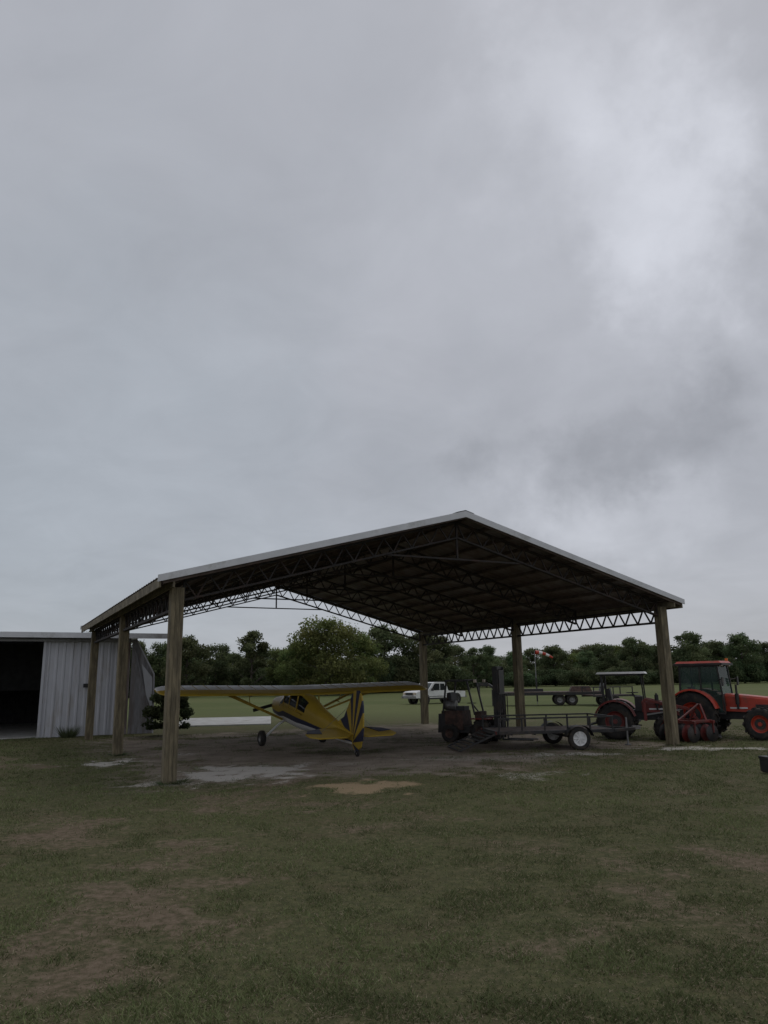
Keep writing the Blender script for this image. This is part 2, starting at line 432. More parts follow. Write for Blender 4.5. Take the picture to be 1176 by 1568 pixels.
b.obj('interior',parent=hg)

# concrete apron beyond barn
b=B(); b.box((0,0,.02),(4.9,8.0,.07),'concrete'); b.obj('concrete_apron',(-8.8,42.0,0),(0,0,.15))

# ---------------------------------------------------------------- wheels
def wheel(b,c,r,w,rim='chrome',rr=.55,lugs=0,spokes=0,side=1):
    c=Vector(c); h=w/2
    b.lathe(c,[(r*rr,-h*.8),(r*.8,-h),(r*.95,-h*.85),(r,-h*.5),(r,h*.5),(r*.95,h*.85),(r*.8,h),(r*rr,h*.8)],'tire',30)
    for s in(-1,1):
        b.lathe(c,[(r*rr+.002,s*h*.8),(r*rr*.92,s*h*.72),(r*rr*.85,s*h*.3),(r*.2,s*h*.25),(r*.18,s*h*.5),(.001,s*h*.5)],rim,24)
        if spokes:
            for i in range(spokes):
                a=6.283*i/spokes
                b.bar(c+Vector((0,s*h*.55,0)),c+Vector((math.cos(a)*r*rr*.95,s*h*.7,math.sin(a)*r*rr*.95)),r*.12,rim,.02)
    if lugs:
        for i in range(lugs):
            a=6.283*i/lugs
            for s in(-1,1):
                aa=a+(.5*6.283/lugs if s>0 else 0)
                R=Matrix.Rotation(-aa,3,'Y')@Matrix.Rotation(s*.6,3,'X')
                b.box(c+Vector((math.cos(aa)*(r+.012),s*h*.48,math.sin(aa)*(r+.012))),(.05,h*1.0,.05),'tire',R)

# ---------------------------------------------------------------- tractors (x forward)
def tractor(name,loc,rz,cab=True,red='red'):
    b=B(); R=.76 if cab else .6; F=.5 if cab else .38; WB=2.05 if cab else 1.6
    for s in(-1,1):
        wheel(b,(0,s*.74,R),R,.42,red,.55,18); wheel(b,(WB,s*.68,F),F,.28,red,.55,14)
        for (cx,rr_,yy) in((0,R,.74+.13),(WB,F,.68+.09)):
            b.cyl((cx,s*(yy-.02),rr_),(cx,s*(yy+.0),rr_),rr_*.34,'black',n=18)
            b.cyl((cx,s*(yy),rr_),(cx,s*(yy+.05),rr_),rr_*.13,red,n=12)
        vs=[];n=12
        for i in range(n+1):
            a=math.radians(15+150*i/n)
            for rr,yy in((R+.08,s*.48),(R+.1,s*.95),(R+.04,s*.97)): vs.append((rr*math.cos(a),yy,R+rr*math.sin(a)))
        b.add(vs,[(3*i+j,3*i+j+1,3*i+j+4,3*i+j+3) for i in range(n) for j in(0,1)],red,True)
        b.prism([(( R+.07)*math.cos(math.radians(15+150*i/12)),R+(R+.07)*math.sin(math.radians(15+150*i/12))) for i in range(13)],s*.47,s*.49,'black')
    b.cyl((0,-.7,R),(0,.7,R),.13,'black'); b.cyl((WB,-.65,F),(WB,.65,F),.07,'black')
    b.box((.05,0,.75),(.9,.5,.5),'black'); b.box((1.2,0,.78),(1.9,.34,.34),'black')
    hx0,hx1=.85,WB+.42; zt=1.42 if cab else 1.22
    def sec(x,w,z0,z1,r=.09):
        return [Vector((x,-w,z0)),Vector((x,w,z0)),Vector((x,w,z1-r)),Vector((x,w*.86,z1-r*.25)),Vector((x,w*.5,z1)),Vector((x,-w*.5,z1)),Vector((x,-w*.86,z1-r*.25)),Vector((x,-w,z1-r))]
    b.loft([sec(hx0,.34,.88,zt+.04),sec(hx0+.6,.33,.86,zt),sec(hx1-.25,.3,.82,zt-.08),sec(hx1-.05,.27,.78,zt-.2),sec(hx1,.22,.75,zt-.34)],red)
    b.box((hx1-.01,0,.92),(.06,.36,.26),'black'); 
    for s in(-1,1):
        b.box((hx1-.35,s*.325,1.0),(.5,.02,.2),'black'); b.box((hx1-.01,s*.17,zt-.3),(.05,.12,.07),'lamp')
        b.box((hx0+.5,s*.338,.98),(.55,.012,.05),'white')
        b.box((.55,s*.5,.55),(.35,.25,.04),'black'); b.box((.6,s*.55,.4),(.3,.05,.04),'black')
        b.bar((.55,s*.62,.4),(.55,s*.62,.95),.03,'black')
    b.box((WB+.35,0,.62),(.35,.4,.22),'black')
    b.cyl((hx0+.5,-.42,.95),(hx0+.5,-.42,1.75 if cab else 1.5),.035,'black'); b.cyl((hx0+.5,-.42,1.1),(hx0+.5,-.42,1.45),.065,'black')
    b.box((.05,0,1.12),(.5,.5,.14),'seat'); b.box((-.2,0,1.4),(.12,.48,.55),'seat',(0,-.15,0))
    b.bar((.8,0,1.1),(.55,0,1.5),.06,'black'); b.lathe((.55,0,1.52),[(.2,-.015),(.215,0),(.2,.015),(.185,0),(.2,-.015)],'black',20,'z')
    b.box((.75,0,1.15),(.25,.5,.5),'black')
    for s in(-1,1): b.bar((-.1,s*.25,.65),(-.95,s*.4,.45),.06,'black'); b.bar((-.2,s*.22,1.0),(-.7,s*.36,.55),.04,'black')
    if cab:
        x0,x1,w=-.42,.98,.66; z0,z1=1.05,2.38
        for s in(-1,1):
            pts=[(x0,s*w,z0+.3),(x0+.04,s*w*.93,z1),(x1-.12,s*w*.9,z1),(x1,s*w*.9,z0)]
            b.bar(pts[0],pts[1],.06,'black'); b.bar(pts[2],pts[3],.05,'black'); b.bar((.3,s*w,z0+.1),(.28,s*w*.93,z1),.05,'black')
            b.bar(pts[1],pts[2],.06,'black'); b.bar((x0,s*w,z0+.3),(.3,s*w,z0+.25),.05,'black'); b.bar((.3,s*w,z0-.2),(x1,s*w*.9,z0-.25),.05,'black'); b.bar((x1,s*w*.9,z0),(x1,s*w*.9,z0-.25),.05,'black')
            b.add([(x0,s*(w-.01),z0+.3),(x0+.04,s*w*.92,z1),(x1-.12,s*w*.89,z1),(x1,s*w*.89,z0-.2),(.3,s*(w-.01),z0-.2),(.3,s*(w-.01),z0+.25)],[(0,1,2,3,4,5)],'glassg')
            b.bar((x1-.1,s*w,1.9),(x1+.1,s*(w+.22),1.95),.025,'black'); b.box((x1+.1,s*(w+.25),1.85),(.04,.16,.28),'black')
            b.box((x1-.02,s*.45,z1+.02),(.08,.16,.09),'lamp')
        b.add([(x0,-w,z0+.3),(x0,w,z0+.3),(x0+.04,w*.93,z1),(x0+.04,-w*.93,z1)],[(0,1,2,3)],'glassg')
        b.add([(x1,-w*.89,z0),(x1,w*.89,z0),(x1-.12,w*.89,z1),(x1-.12,-w*.89,z1)],[(0,1,2,3)],'glassg')
        b.box((.24,0,z1+.05),(1.62,1.36,.08),'black'); b.box((.24,0,z1+.12),(1.55,1.3,.08),red,top=(.9,.88))
        b.cyl((.9,.5,z1+.14),(.9,.5,z1+.25),.05,'orange')
    else:
        for s in(-1,1):
            b.bar((-.35,s*.5,.9),(-.4,s*.5,2.12),.07,'black'); b.bar((.95,s*.42,1.15),(.9,s*.48,2.12),.045,'black')
            b.bar((-.45,s*.5,2.12),(.95,s*.5,2.12),.05,'black')
        b.box((.25,0,2.19),(1.65,1.25,.07),'white',top=(.93,.9)); b.box((.25,0,2.145),(1.6,1.2,.02),'black')
        for s in(-1,1):
            b.bar((.95,s*.45,.6),(.95,s*.45,1.3),.1,red); b.bar((.95,s*.47,1.3),(2.3,s*.47,1.0),.09,red); b.bar((2.3,s*.47,1.0),(2.75,s*.47,.4),.09,red)
            b.bar((1.0,s*.47,.8),(2.1,s*.47,.97),.05,'grey')
        b.prism([(2.7,.12),(3.25,.1),(2.85,.25),(2.78,.65),(2.7,.65)],-.75,.75,'black')
    return b.obj(name,loc,(0,0,rz),bevel=.012)
tractor('red_cab_tractor',(10.9,26.9,0),math.radians(-39),True)
tractor('red_canopy_tractor',(8.0,26.9,0),math.radians(-22),False,'oldred')

# disc harrow implement
b=B()
for r_,dx in((0,.4),(1,-.4)):
    b.bar((dx,-.65,.62),(dx,.65,.62),.09,'oldred'); b.cyl((dx,-.65,.27),(dx,.65,.27),.03,'black')
    for i in range(6):
        yy=-.6+.24*i; b.lathe((dx,yy,.27),[(.02,.0),(.18,.02),(.27,.06),(.18,.03),(.02,.02)],'oldred' if i%3==1 else 'black',18)
        if i%3==0: b.bar((dx,yy,.62),(dx,yy,.27),.05,'oldred')
for s in(-1,1): b.bar((-.45,s*.5,.64),(.45,s*.5,.64),.08,'oldred'); b.bar((.4,s*.35,.62),(.5,s*.05,1.15),.06,'oldred')
b.bar((.5,0,1.15),(-.45,0,.66),.05,'oldred')
b.obj('disc_harrow',(9.75,25.1,0),(0,0,math.radians(25)),bevel=.008)

# ---------------------------------------------------------------- utility trailer (x toward hitch)
b=B()
Lh,Wd,zd=1.75,.95,.52
for s in(-1,1):
    b.bar((-Lh,s*Wd,zd),(Lh,s*Wd,zd),.09,'black'); b.bar((-Lh,s*Wd,zd+.4),(Lh,s*Wd,zd+.4),.045,'black')
    for i in range(6): x=-Lh+.02+i*(2*Lh-.04)/5; b.bar((x,s*Wd,zd),(x,s*Wd,zd+.4),.045,'black')
    wheel(b,(.6,s*(Wd+.2),.33),.33,.2,'white',.62,0,8)
    vs=[]
    for i in range(9):
        a=math.radians(10+160*i/8)
        for yy in(s*(Wd+.06),s*(Wd+.34)): vs.append((.6+.42*math.cos(a),yy,.33+.38*math.sin(a)))
    b.add(vs,[(2*i,2*i+1,2*i+3,2*i+2) for i in range(8)],'black',True)
    b.bar((Lh,s*Wd,zd),(Lh+1.1,0,zd-.03),.08,'black')
    b.box((-Lh-.05,s*.85,zd),(.03,.14,.09),'oldred')
b.bar((-Lh,-Wd,zd),(-Lh,Wd,zd),.09,'black'); b.bar((Lh,-Wd,zd),(Lh,Wd,zd),.09,'black'); b.bar((Lh,-Wd,zd+.4),(Lh,Wd,zd+.4),.045,'black')
for i in range(10): b.box((0,-Wd+.13+i*.188,zd+.02),(2*Lh-.1,.17,.035),'purlin')
for i in range(5): b.bar((-Lh+.4+i*.7,-Wd,zd-.05),(-Lh+.4+i*.7,Wd,zd-.05),.05,'black')
b.cyl((.6,-1.1,.33),(.6,1.1,.33),.035,'black')
b.box((Lh+1.15,0,zd),(.25,.1,.1),'grey'); b.cyl((Lh+.9,.12,0.02),(Lh+.9,.12,zd+.3),.03,'grey'); b.cyl((Lh+.9,.12,0),(Lh+.9,.12,.03),.1,'grey')
for s in(-1,1): b.bar((-Lh-.05,s*.85,zd-.03),(-Lh-1.15,s*.85,.04),.05,'black')
for i in range(8): t=i/7; b.bar((-Lh-.05-1.1*t,-.85,zd-.03-(zd-.07)*t),(-Lh-.05-1.1*t,.85,zd-.03-(zd-.07)*t),.035,'black')
b.obj('utility_trailer',(4.85,23.8,0),(0,0,math.radians(7)),bevel=.004)

# ---------------------------------------------------------------- forklift (x forward to mast)
b=B()
for s in(-1,1):
    wheel(b,(.55,s*.5,.36),.36,.26,'rust',.5,12); wheel(b,(-.6,s*.45,.3),.3,.22,'rust',.5)
    b.bar((.3,s*.42,.9),(.05,s*.42,2.02),.055,'black'); b.bar((-.85,s*.42,.95),(-.7,s*.42,2.02),.055,'black'); b.bar((-.75,s*.42,2.02),(.1,s*.42,2.02),.06,'black')
    b.box((.55,s*.5,.78),(.7,.24,.04),'oldred')
    for xx,w_ in((.98,.07),(1.07,.06)): b.box((xx,s*.3,1.3),(.09,w_,2.3),'black')
    b.box((1.72,s*.25,.12),(1.0,.1,.035),'black'); b.box((1.2,s*.25,.45),(.04,.1,.68),'black')
    b.cyl((.95,s*.2,.4),(.95,s*.2,2.1),.035,'grey')
    b.box((.35,s*.42,2.0),(.08,.1,.1),'lamp')
for i in range(6): b.bar((-.68+i*.15,-.42,2.04),(-.68+i*.15,.42,2.04),.035,'black')
b.box((-.55,0,.72),(.85,.82,.62),'rust',top=(.88,.94)); b.box((-.92,0,.62),(.28,.86,.62),'black',top=(.8,.95))
b.box((.15,0,.42),(1.3,.7,.22),'black'); b.box((.35,0,.75),(.2,.6,.5),'rust')
b.box((-.4,0,1.1),(.5,.46,.14),'seat'); b.box((-.66,0,1.38),(.11,.46,.5),'seat',(0,-.15,0))
b.bar((.3,0,.95),(.05,0,1.25),.045,'black'); b.lathe((.03,0,1.27),[(.16,-.012),(.175,0),(.16,.012),(.148,0),(.16,-.012)],'black',18,'z')
for z in(.25,1.0,1.75,2.42): b.box((1.03,0,z),(.08,.66,.1),'black')
for z in(.35,.72): b.box((1.16,0,z),(.06,.95,.1),'black')
for i in range(5): b.box((1.17,-.4+.2*i,1.15),(.03,.03,.85),'black')
b.box((1.17,0,1.58),(.04,.86,.05),'black'); b.box((1.12,0,1.7),(.05,.5,1.3),'black')
b.cyl((-.95,.25,.9),(-.95,.25,1.6),.035,'rust')
b.cyl((-.85,-.2,1.2),(-.45,-.2,1.2),.16,'grey')
b.obj('forklift',(2.85,26.3,0),(0,0,math.radians(-28)),bevel=.008)

# ---------------------------------------------------------------- light airplane (y forward), built level then set on its tailwheel
b=B(); n=20
def fsec(y,zc,w,h,e=2.6):
    o=[]
    for i in range(n):
        a=2*math.pi*i/n+math.pi/n; c=math.cos(a);s=math.sin(a)
        o.append(Vector((w*math.copysign(abs(c)**(2/e),c),y,zc+h*math.copysign(abs(s)**(2/e),s))))
    return o
S=[(1.42,1.08,.17,.17),(1.36,1.08,.34,.27),(1.15,1.07,.40,.34),(.7,1.08,.42,.38),(.42,1.10,.42,.42),(.05,1.27,.42,.60),(-.5,1.29,.42,.60),(-1.15,1.29,.40,.57),(-1.7,1.28,.35,.47),(-2.4,1.26,.28,.37),(-3.3,1.25,.19,.28),(-4.1,1.25,.11,.21),(-4.7,1.26,.05,.15)]
def kf(q,i):
    a=(2*math.pi*(i+.5)/n+math.pi/n)%(2*math.pi); s=math.sin(a)
    if 4<=q<=7 and .05<s<.9 : return 'glassd'
    if q==4 and s>=.9: return 'glassd'
    if -.45<s<-.12: return 'navy'
    if s<=-.45: return 'white'
    return 'yellow'
b.loft([fsec(*s_) for s_ in S],'yellow',kf=kf)
for s in(-1,1):
    for yy,z0,z1 in((.03,1.25,1.87),(-.5,1.3,1.87),(-1.15,1.3,1.83)): b.bar((s*.425,yy,z0),(s*.36,yy,z1),.035,'yellow')
    b.bar((s*.424,.3,1.3),(s*.43,-1.6,1.32),.04,'yellow')
b.lathe((0,1.42,1.08),[(.17,0),(.15,.12),(.08,.24),(.001,.29)],'white',16)
for s in(-1,1):
    b.box((s*.5,1.53,1.08+s*.12),(.95,.03,.11),'black',(.35*s,-.24,0))
def airfoil(x,z,le,te,t):
    c=le-te; pts=[]
    for f,u in((0,0),(.04,.45),(.15,.85),(.32,1),(.6,.7),(.85,.28),(1,.03)): pts.append(Vector((x,le-c*f,z+t*.62*u)))
    for f,u in((1,-.03),(.8,-.2),(.5,-.45),(.25,-.6),(.08,-.5),(.02,-.3)): pts.append(Vector((x,le-c*f,z+t*.62*u)))
    return pts
LE,TE=.38,-1.12
for s in(-1,1):
    secs=[]
    for x,dl,dt,tt in((0,0,0,.19),(.55,0,0,.19),(2,0,0,.19),(3.3,0,0,.19),(4.3,0,0,.18),(4.5,-.05,.05,.16),(4.68,-.18,.2,.11),(4.75,-.4,.45,.05)):
        secs.append(airfoil(s*x,1.84+.018*x,LE+dl,TE+dt,tt))
    b.loft(secs,'yellow',kf=lambda q,i:('white' if i in(0,1,2,3,11,12) else 'yellow'))  # white leading edge; its spread over the upper front paints in sky glare
    for x in np.arange(.9,4.3,.38): b.box((s*x,-.37,1.84+.018*x+.118),(.02,1.0,.006),'yellow')
    b.bar((s*.38,.22,.82),(s*2.6,.18,1.84),.035,'yellow',.075); b.bar((s*.38,.12,.82),(s*2.6,-.62,1.84),.035,'yellow',.065)
    b.bar((s*1.6,.2,1.38),(s*1.6,-.28,1.40),.02,'yellow'); b.bar((s*1.6,.0,1.38),(s*1.7,-.1,1.84),.02,'yellow')
    b.loft([[Vector((s*x,y0+yy,z+zz)) for yy,zz in((-.06,-.02),(.06,-.02),(.06,.02),(-.06,.02))] for x,y0,z in((.2,.1,.84),(.5,.08,.68),(.95,.02,.3),(1.02,.0,.27))],'white')
    c0=Vector((s*1.1,0,.25)); h=.09; r=.25
    for prof,k in(([(.12,-.07),(.2,-h),(.24,-.07),(r,-.03),(r,.03),(.24,.07),(.2,h),(.12,.07)],'tire'),([(.12,.07),(.1,.03),(.001,.03)],'grey'),([(.12,-.07),(.1,-.03),(.001,-.03)],'grey')):
        b.lathe(c0,prof,k,22,'x')
    st=[(s*.03,-3.75),(s*.7,-3.85),(s*1.2,-4.1),(s*1.36,-4.4),(s*1.36,-4.72),(s*1.15,-4.92),(s*.35,-4.95),(s*.1,-4.75),(s*.03,-4.7)]
    b.prism(st,1.36,1.395,'yellow','z')
    b.prism([(s*.75,-3.9),(s*1.2,-4.12),(s*1.34,-4.4),(s*.9,-4.5)],1.34,1.41,'navy','z')
    b.bar((s*.05,-4.3,1.14),(s*.9,-4.35,1.36),.02,'yellow'); b.bar((s*.02,-4.3,2.1),(s*.9,-4.35,1.39),.008,'grey')
out=[(-3.55,1.5),(-4.0,1.75),(-4.3,2.2),(-4.45,2.48),(-4.62,2.62),(-4.85,2.66),(-5.05,2.55),(-5.18,2.3),(-5.26,1.9),(-5.28,1.5),(-5.2,1.15),(-5.0,.98),(-4.78,1.0)]
piv=(-4.66,1.15)
for i in range(len(out)-1):
    a_,c_=out[i],out[i+1]; m_=((a_[0]+c_[0])/2,(a_[1]+c_[1])/2)
    for j,(p_,q_) in enumerate(((a_,m_),(m_,c_))):
        b.prism([piv,p_,q_],-.022,.022,'navy' if (i+j)%2 else 'yellow','x')
b.bar((0,-4.66,1.05),(0,-4.66,2.6),.05,'yellow',.02)
b.bar((0,-4.6,1.12),(0,-4.85,.95),.04,'grey'); b.bar((0,-4.85,.95),(0,-5.0,.93),.05,'grey')
b.lathe((0,-5.0,.93),[(.03,-.03),(.07,-.035),(.09,-.02),(.09,.02),(.07,.035),(.03,.03)],'tire',16,'x')
pl=b.obj('high_wing_airplane',(-3.25,26.5,0.01),(math.radians(9.8),0,math.radians(28)),weld=True)

# ---------------------------------------------------------------- pickup (x forward)
b=B()
prof=[(-2.7,.5),(-2.72,1.0),(-.95,1.03),(-.8,1.08),(-.55,1.72),(-.35,1.8),(.65,1.8),(.85,1.74),(1.35,1.15),(1.5,1.12),(2.45,1.05),(2.65,.95),(2.72,.5)]
b.prism(prof,-.93,.93,'white')
for s in(-1,1):
    b.prism([(-.5,1.12),(-.35,1.66),(.1,1.68),(.1,1.12)],s*.932,s*.945,'glassd'); b.prism([(.17,1.12),(.17,1.68),(.68,1.68),(1.12,1.12)],s*.932,s*.945,'glassd')
    for x in(-1.75,1.7):
        b.lathe((x,s*.8,.4),[(.46,.14),(.46,-.14)],'black',24); b.cyl((x,s*.9,.42),(x,s*.937,.42),.45,'black',n=24)
        wheel(b,(x,s*.84,.39),.39,.26,'grey',.6)
    b.box((2.7,s*.7,.88),(.06,.35,.18),'lamp'); b.box((-2.73,s*.82,.85),(.04,.15,.35),'oldred')
    b.box((1.05,s*1.08,1.18),(.1,.2,.2),'black'); b.box((0,s*.945,.62),(3,.02,.06),'grey')
b.add([(.88,-.8,1.73),(.88,.8,1.73),(1.38,.84,1.165),(1.38,-.84,1.165)],[(0,1,2,3)],'glassd')
b.add([(-.58,-.78,1.7),(-.58,.78,1.7),(-.82,.82,1.12),(-.82,-.82,1.12)],[(0,1,2,3)],'glassd')
b.box((2.73,0,.86),(.04,1.0,.22),'black'); b.box((2.78,0,.58),(.12,1.9,.2),'grey'); b.box((-2.78,0,.55),(.12,1.9,.18),'grey')
b.box((-1.83,0,1.03),(1.6,1.66,.02),'black')
b.box((.15,0,.48),(2.4,1.7,.2),'black')
b.obj('white_pickup_truck',(4.1,66.5,0),(0,0,math.radians(215)),bevel=.03)

# ---------------------------------------------------------------- far flatbed gooseneck trailer
b=B()
for s in(-1,1):
    b.bar((-4,s*1.1,.85),(3.2,s*1.1,.85),.2,'black'); b.bar((3.2,s*.6,.9),(4.2,s*.3,1.6),.18,'black')
    for x in(-1.9,-1.0): wheel(b,(x,s*.95,.42),.42,.3,'grey',.5)
    for i in range(7): b.box((-3.8+i*1.15,s*1.2,.85),(.08,.05,.2),'black')
b.bar((4.2,0,1.6),(5.0,0,1.6),.25,'black'); b.bar((4.9,0,1.6),(4.9,0,.75),.12,'black')
b.box((-.4,0,.98),(7.2,2.3,.06),'purlin'); b.box((3.6,0,1.2),(.08,2.0,.5),'black'); 
b.box((-4.2,0,1.2),(.1,2.2,.75),'black',(0,-.25,0)); b.cyl((3.9,.5,0),(3.9,.5,1.2),.06,'black'); b.cyl((3.9,-.5,0),(3.9,-.5,1.2),.06,'black')
b.box((-2.6,.2,1.2),(1.6,1.1,.35),'rust',top=(.8,.8)); b.box((1.2,-.2,1.12),(2.2,.5,.2),'black')
b.obj('flatbed_trailer',(11.9,58.0,0),(0,0,math.radians(172)),bevel=.01)
b=B()
for s in(-1,1):
    b.bar((-1.6,s*.8,.7),(1.6,s*.8,.7),.12,'black'); wheel(b,(0,s*.95,.38),.38,.25,'grey',.5)
    for x in(-1.55,0,1.55): b.bar((x,s*.8,.7),(x,s*.8,1.3),.06,'black')
    b.bar((-1.6,s*.8,1.3),(1.6,s*.8,1.3),.06,'black'); b.bar((1.6,s*.8,.7),(2.7,0,.6),.1,'black')
b.box((0,0,.76),(3.1,1.5,.04),'rust')
b.obj('small_field_trailer',(15.9,55.5,0),(0,0,math.radians(15)))

# windsock
b=B(); b.cyl((0,0,0),(0,0,4.15),.03,'grey'); b.bar((0,0,.2),(0,0,2.0),.1,'black')
rr=[.17,.15,.13,.12,.1,.08]
for i in range(5):
    o=Vector((.05+.28*i,0,4.02-.03*i*i*.6)); q=Vector((.05+.28*(i+1),0,4.02-.03*(i+1)**2*.6))
    b.cyl(o,q,rr[i],'red' if i%2==0 else 'white',rr[i+1],12,False)
b.obj('windsock',(11.9,61,0),(0,0,.1))

# black toolbox at right
b=B(); b.box((0,0,.16),(.55,.28,.26),'black'); b.box((0,0,.32),(.57,.3,.06),'black'); b.box((0,0,.03),(.5,.24,.04),'rust'); b.box((-.1,-.15,.2),(.16,.02,.08),'orange')
b.tube([(-.15,0,.35),(-.13,0,.43),(.13,0,.43),(.15,0,.35)],.014,'black'); b.box((.12,-.15,.28),(.05,.02,.08),'grey'); b.box((-.12,-.15,.28),(.05,.02,.08),'grey')
b.obj('toolbox',(8.38,17.0,0),(0,0,.2),bevel=.01)

# ---------------------------------------------------------------- trees
leafA=leafmat('oak_foliage',(2.7,2.5,3.4),.3); leafB=leafmat('pale_foliage',(3.6,3.2,3.2),.3);  # leafA lifted and blued: aerial haze put into the leaf colour
def crown(seed,H,Wd,base=.12,nb=46,nl=230,ls=.26,shape=.5):
    r=np.random.default_rng(seed); V=[];C=[]
    for i in range(nb):
        t=r.random(); z=H*(base+(1-base)*t**.8*.93)
        prof=math.sin(math.pi*min(1,max(.05,(t**.75)*.80+.16)))**shape
        a=r.random()*6.283; rad=Wd/2*prof*(r.random()**.5)*.85
        c=np.array((math.cos(a)*rad,math.sin(a)*rad,z)); br=(.07+.08*r.random())*Wd
        m=int(nl*(.6+.8*r.random()))
        d=r.normal(size=(m,3)); d/=np.linalg.norm(d,axis=1)[:,None]
        q=c+d*br*(.45+.75*r.random((m,1)))*np.array((1.15,1.15,.8)); q[:,2]=np.maximum(q[:,2],.3)
        u=r.normal(size=(m,3));u/=np.linalg.norm(u,axis=1)[:,None]
        w=np.cross(u,r.normal(size=(m,3)));w/=np.linalg.norm(w,axis=1)[:,None]
        s=(ls*(.5+r.random((m,1))))
        quad=np.stack([q-u*s*.5,q+w*s*.35,q+u*s*.5,q-w*s*.35],1)
        shade=.65+.5*r.random((m,1)); shade*= (.75+.35*np.clip(d[:,2:3]*.5+.5,0,1))*(.75+.5*r.random())*(.7+.4*t)  # random tone, plus top light painted in: lighter on clump tops and higher up
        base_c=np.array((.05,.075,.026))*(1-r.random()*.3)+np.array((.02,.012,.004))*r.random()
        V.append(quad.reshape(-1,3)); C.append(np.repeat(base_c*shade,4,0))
    return np.concatenate(V),np.concatenate(C)
def trunk(H,Wd,seed):
    r=random.Random(seed); b=B(); pts=[Vector((0,0,-.1))]
    for i in range(5): pts.append(Vector((r.uniform(-.3,.3)*i*.3,r.uniform(-.3,.3)*i*.3,H*.16*(i+1))))
    R=H*.024
    for i in range(5): b.cyl(pts[i],pts[i+1],R*(1-.17*i),'bark',R*(1-.17*(i+1)),8,False)
    for i in range(9):
        k=1+i%4; a=r.uniform(0,6.28); e=pts[k]+Vector((math.cos(a)*Wd*.33,math.sin(a)*Wd*.33,H*r.uniform(.1,.25)))
        b.cyl(pts[k],e,R*.4,'bark',R*.1,6,False)
    return b
protos=[]
for i,(H,Wd,base,shape,nb) in enumerate(((12,10.5,.04,.5,66),(12,9,.05,.5,58),(12,12.5,.03,.45,84),(12,7.5,.06,.6,48),(12,10,.04,.4,62))):
    v,c=crown(100+i,H,Wd,base,nb,230,.32,shape); tb=trunk(H,Wd,i)
    protos.append((H,v,c,tb))
def mk_proto(i,lm):
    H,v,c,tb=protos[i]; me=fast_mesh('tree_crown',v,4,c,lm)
    tm=bpy.data.meshes.new('tree_trunk'); tm.from_pydata(tb.v,[],tb.f); tm.materials.append(M['bark']); tm.update()
    return me,tm
PA=[mk_proto(i,leafA) for i in range(5)]; PB=[mk_proto(i,leafB) for i in range(5)]
def tree(name,x,y,H,pi,pale=False,parent=None,wx=1):
    me,tm=(PB if pale else PA)[pi]; e=empty(name,(x,y,0),random.uniform(0,6.28)); s=H/12
    if parent: e.parent=parent
    for nm,mm in(('crown',me),('trunk',tm)):
        o=bpy.data.objects.new(nm,mm); COL.objects.link(o); o.parent=e; o.scale=(s*wx,s*wx,s)
    return e
near=[(-.297,118,8.3,1,0,1),(-.262,112,8.9,4,0,1),(-.224,125,8.3,1,0,1.1),(-.177,110,9.4,3,0,1.1),(-.139,120,7.2,1,1,1),(-.079,108,10.6,2,1,1.1),(-.118,112,7.8,0,1,.9),(-.035,116,9.2,0,1,1),
 (-.002,124,10.8,4,0,1.1),(.041,126,9.8,1,0,1.1),(.066,132,9.5,0,0,1),(.113,160,8.4,3,0,1.1),(.13,165,9.0,1,0,1),(.169,175,8.0,0,0,1),(.22,170,9,4,0,1.1),(.262,185,8.2,0,0,1),(.288,178,9.2,1,0,1),
 (.326,170,10.4,4,0,1.05),(.356,180,9.2,0,0,1),(.395,165,11.2,1,0,1.15),(.433,175,9.6,0,0,1),(.467,165,10.7,4,0,1),(.501,170,9,1,0,1),(-.335,115,8.5,0,0,1),(-.38,112,9.5,2,0,1),(-.43,118,9,4,0,1),(.55,165,10,2,0,1),(.6,170,9,0,0,1)]
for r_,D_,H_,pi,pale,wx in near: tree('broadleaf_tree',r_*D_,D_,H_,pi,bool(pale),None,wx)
tl=empty('distant_treeline')
k=0
for r_ in np.arange(-.75,.8,.022):
    D_=(138 if r_<.09 else 195)+random.uniform(-8,12); H_=(7.0 if r_<.09 else 9.0)*random.uniform(.8,1.2)
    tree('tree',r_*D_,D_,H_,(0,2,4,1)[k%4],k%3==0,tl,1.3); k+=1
v,c=crown(555,3.4,9,.0,40,200,.3,.3); us=fast_mesh('understory_mesh',v,4,c*.8,leafA)
ue=empty('understory_brush')
for r_ in np.arange(-.75,.8,.025):
    D_=(124 if r_<.09 else 165)+random.uniform(-4,6)
    o=bpy.data.objects.new('brush',us); COL.objects.link(o); o.parent=ue; o.location=(r_*D_,D_,0); o.rotation_euler=(0,0,random.uniform(0,6)); o.scale=(1,1,random.uniform(.8,1.5))
v,c=crown(77,1.8,2.0,.02,40,200,.11,.3); me=fast_mesh('shrub',v,4,c*.75,leafA); o=bpy.data.objects.new('shrub',me); COL.objects.link(o); o.location=(-9.0,31.8,0)
def weeds(name,x,y,R,H,n=260):
    a=rng.random(n)*6.283; rr=R*rng.random(n)**.5; bx=x+np.cos(a)*rr*.5; by=y+np.sin(a)*rr*.5; h=H*(.4+.6*rng.random(n)); w=.012
    t=rng.random(n)*6.283
    v=np.stack([np.stack([bx-np.cos(t)*w,by-np.sin(t)*w,bx*0],-1),np.stack([bx+np.cos(t)*w,by+np.sin(t)*w,bx*0],-1),np.stack([bx+np.cos(a)*rr*.8,by+np.sin(a)*rr*.8,h],-1)],1)
    col=np.repeat((np.array((.04,.055,.02))*(.6+.8*rng.random((n,1))))[:,None],3,1)
    me=fast_mesh(name,v.reshape(-1,3),3,col.reshape(-1,3),leafA); COL.objects.link(bpy.data.objects.new(name,me))
weeds('weeds',-13.0,31.6,.5,.55); 
